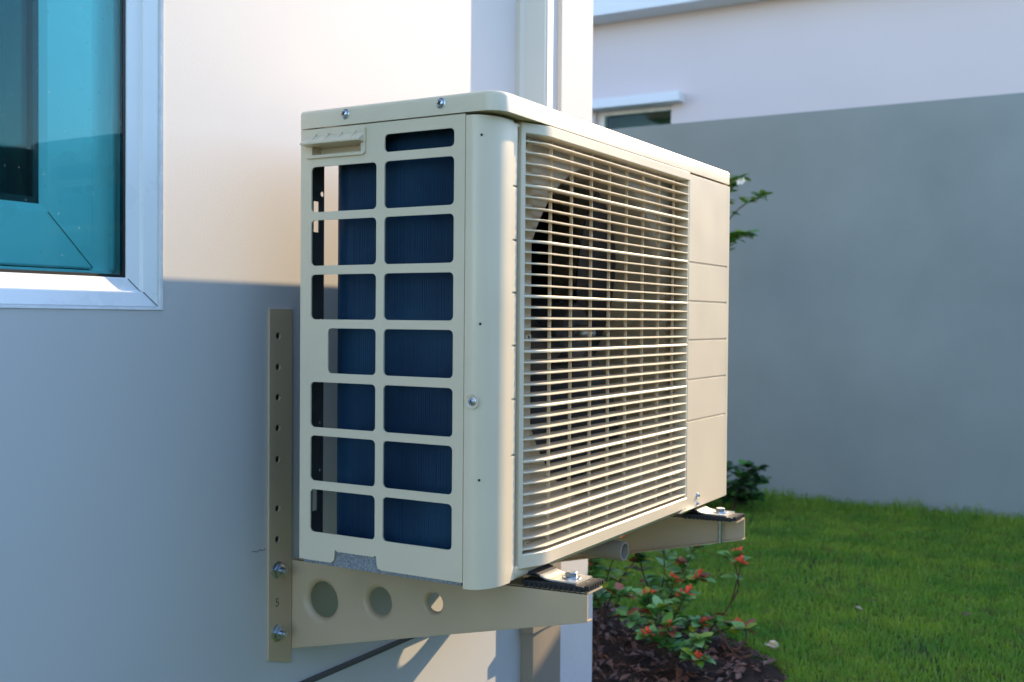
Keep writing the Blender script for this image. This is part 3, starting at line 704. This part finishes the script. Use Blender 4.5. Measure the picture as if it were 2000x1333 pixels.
shrub('flowering_shrub', (.0, 1.42, gz), [[(.0, 1.42, gz), (.025, 1.42, gz+.045), (.065, 1.42, gz+.10), (.085, 1.41, gz+.155), (.10, 1.40, gz+.205)], [(.07, 1.42, gz+.11), (.085, 1.43, gz+.15), (.075, 1.42, gz+.215)], [(.0, 1.42, gz), (.03, 1.43, gz+.03), (.075, 1.43, gz+.05)]],
      'curved single-branched shrub with red flowers at its tip, nearest the lawn', 'shrub', GRP, (3, 4, 3, 0, .5), 1.0, 14, along=2, whorl=(5, 8))
shrub('flowering_shrub', (.155, 1.33, gz-.01), [[(.155, 1.33, gz-.01), (.10, 1.36, gz+.01), (.055, 1.39, gz+.045), (.025, 1.41, gz+.075)], [(.10, 1.36, gz+.01), (.12, 1.38, gz+.04), (.115, 1.39, gz+.06)]],
      'long woody twig leaning low across the bed\'s right edge', 'shrub', GRP, (2, 3, 2, 0, 1), 0, 15, along=2, whorl=(1, 3), stem_r=.0034)
shrub('flowering_shrub', (.01, 1.20, gz), [[(.01, 1.20, gz), (.0, 1.2, gz+.04), (-.05, 1.19, gz+.085), (-.09, 1.18, gz+.11)], [(.01, 1.20, gz), (.02, 1.19, gz+.05), (.01, 1.18, gz+.10)], [(.01, 1.20, gz), (.04, 1.2, gz+.04), (.075, 1.2, gz+.075)], [(.01, 1.2, gz+.02), (.0, 1.17, gz+.06), (-.025, 1.15, gz+.085)], [(.01, 1.2, gz+.02), (.05, 1.18, gz+.04), (.085, 1.17, gz+.045)], [(.0, 1.2, gz+.03), (-.03, 1.21, gz+.08), (-.03, 1.22, gz+.125)]],
      'low leafy shrub with light green leaves in front on the soil', 'shrub', GRP, (4, 5, 2, 0, .7), .3, 16, along=5, whorl=(5, 8), lsize=1.0)
shrub('flowering_shrub', (-.16, 1.18, gz), [[(-.16, 1.18, gz), (-.157, 1.18, gz+.06), (-.15, 1.18, gz+.115), (-.175, 1.19, gz+.15)], [(-.155, 1.18, gz+.1), (-.12, 1.19, gz+.13), (-.11, 1.2, gz+.15)], [(-.16, 1.18, gz), (-.20, 1.2, gz+.07), (-.22, 1.22, gz+.12)]],
      'young shrub with one bare pale stalk close to the house plinth', 'shrub', GRP, (3, 2, 2, 2, 1.5), .2, 17, along=3, whorl=(3, 6))
shrub('flowering_shrub', (-.31, 1.36, gz), [[(-.31, 1.36, gz), (-.30, 1.36, gz+.06), (-.27, 1.35, gz+.13), (-.255, 1.35, gz+.175)], [(-.31, 1.36, gz), (-.335, 1.36, gz+.08), (-.345, 1.36, gz+.15)], [(-.305, 1.36, gz+.03), (-.26, 1.34, gz+.07), (-.225, 1.33, gz+.11)], [(-.31, 1.36, gz+.02), (-.29, 1.38, gz+.1), (-.30, 1.39, gz+.2)]],
      'leafy shrub low behind the near bracket tip beside the house plinth', 'shrub', GRP, (4, 3, 2, 2, 1), .5, 31, along=5)
shrub('flowering_shrub', (-.06, 1.34, gz), [[(-.06, 1.34, gz), (-.05, 1.34, gz+.05), (-.025, 1.33, gz+.10), (-.01, 1.33, gz+.13)], [(-.06, 1.34, gz), (-.085, 1.34, gz+.06), (-.10, 1.33, gz+.115)], [(-.06, 1.34, gz+.02), (-.06, 1.36, gz+.08), (-.055, 1.37, gz+.15)], [(-.055, 1.34, gz+.03), (-.02, 1.35, gz+.05), (.015, 1.35, gz+.07)]],
      'round leafy shrub in the bed between the low front one and the bushiest one', 'shrub', GRP, (4, 4, 2, 1, 1), .5, 32, along=5)
# shrub against the grey wall, mostly behind the unit
g = random.Random(5)
st = []
for k in range(18):
    bx = -.72+g.uniform(-.14, .20); by = 3.35+g.uniform(-.12, .12); ex = bx+g.uniform(-.12, .20); hh = g.uniform(.05, .17)
    ex = min(ex, -.46)
    st.append([(bx, by, G), (bx+(ex-bx)*.4, by, G+hh*.5), (ex, by+g.uniform(-.05, .05), G+hh)])
shrub('garden_bush', (-.75, 3.35, G), st, 'dark green bush at the foot of the grey wall behind the unit', 'bush', None, (2, 0, 0, 6, 0), 0, 21, along=4, whorl=(6, 9), lsize=1.4)
st = [[(-.80, 3.42, G), (-.78, 3.42, G+.6), (-.72, 3.38, G+1.15), (-.60, 3.34, G+1.34)], [(-.76, 3.40, G+.9), (-.68, 3.36, G+1.12), (-.56, 3.32, G+1.25), (-.46, 3.30, G+1.29)],
      [(-.74, 3.40, G+.8), (-.66, 3.36, G+1.02), (-.585, 3.33, G+1.13)], [(-.74, 3.4, G+1.1), (-.66, 3.36, G+1.25), (-.57, 3.33, G+1.37)], [(-.74, 3.4, G+1.0), (-.66, 3.36, G+1.1), (-.53, 3.33, G+1.14)]]
tr = shrub('tall_shrub', (-.80, 3.42, G), st, 'tall light green sprig with a white flower against the grey wall', 'shrub', None, (4, 1, 4, 0, 0), 0, 22, along=4, whorl=(6, 9), lsize=1.45, stem_r=.004)
wf_ = MB()
for k in range(6):
    a = 6.28*k/6; d = Vector((math.cos(a), math.sin(a)*.6, math.sin(a)*.8+.2)).normalized(); e_ = d.cross(Vector((0, 1, 0))).normalized()
    wf_.add([(0, 0, 0), d*.013+e_*.007, d*.022, d*.013-e_*.007], [(0, 1, 2, 3)])
o = wf_.build('white_flower', M_white_f, tr); o.location = Vector((-.545, 3.29, G+1.355))-Vector((-.80, 3.42, G))

# ---------------------------------------------------------------- litter, loose bits
g = random.Random(9); lit = MB()
for k in range(3200):
    x = g.uniform(-.7, .24); y = g.uniform(.95, 1.66)
    if not in_bed(x, y): continue
    z = soil_h(x, y)+.003+g.random()*.006; L = g.choice((g.uniform(.004, .012), g.uniform(.010, .034))); w_ = L*g.uniform(.3, .6); a = g.uniform(0, 6.28); tl = g.uniform(-.5, .5); t2 = g.uniform(-.5, .5)
    dx = Vector((math.cos(a), math.sin(a), tl)); dy = Vector((-math.sin(a), math.cos(a), t2)); c = Vector((x, y, z+L*.15))
    lit.add([c-dx*L/2, c-dx*L*.1-dy*w_/2+Vector((0, 0, .003)), c+dx*L/2, c-dx*L*.1+dy*w_/2+Vector((0, 0, .003)), c], [(0, 1, 4), (1, 2, 4), (2, 3, 4), (3, 0, 4)])
lo = lit.build('leaf_litter', M_dry, None, smooth=False); tag(lo, 'brown dry leaf litter scattered over the flower bed soil', 'leaf litter', kind='stuff')
lm2 = leaf_mesh('fallen_leaf', .035, .018, M_deadpale, .5, -.3); lm3 = leaf_mesh('fallen_leaf', .035, .018, M_dry, .4, -.2)
for (x, y, me, lab) in ((.2662, 1.8975, lm2, 'pale dry leaf lying alone in the middle of the lawn'), (.50, 1.98, lm3, 'dark curled leaf on the lawn near the right picture edge'), (.17, 1.44, lm2, 'cream dry leaf at the bed corner beside the pebble'),
                       (.412, 2.41, lm3, 'brown leaf on the lawn halfway to the grey wall'), (.27, 2.02, lm3, 'brown leaf on the lawn just behind the pale dry leaf')):
    o = link(bpy.data.objects.new('fallen_leaf', me)); o.location = (x, y, G+.034); o.rotation_euler = (g.uniform(-.4, .4), g.uniform(-.3, .3), g.uniform(0, 6)); o.scale = (.8,)*3
    tag(o, lab, 'leaf', 'fallen leaves on the lawn')
pb = MB().lathe([(-.010, .002), (-.007, .009), (0, .013), (.007, .010), (.011, .003)], (.1557, 1.473, G+.03), (.2, .1, 1), 14)
tag(pb.build('pebble', mat('pale stone', (.60, .55, .42), .7, col2=(.5, .35, .12), vscale=60)), 'pale yellowish stone at the right corner of the flower bed', 'stone')
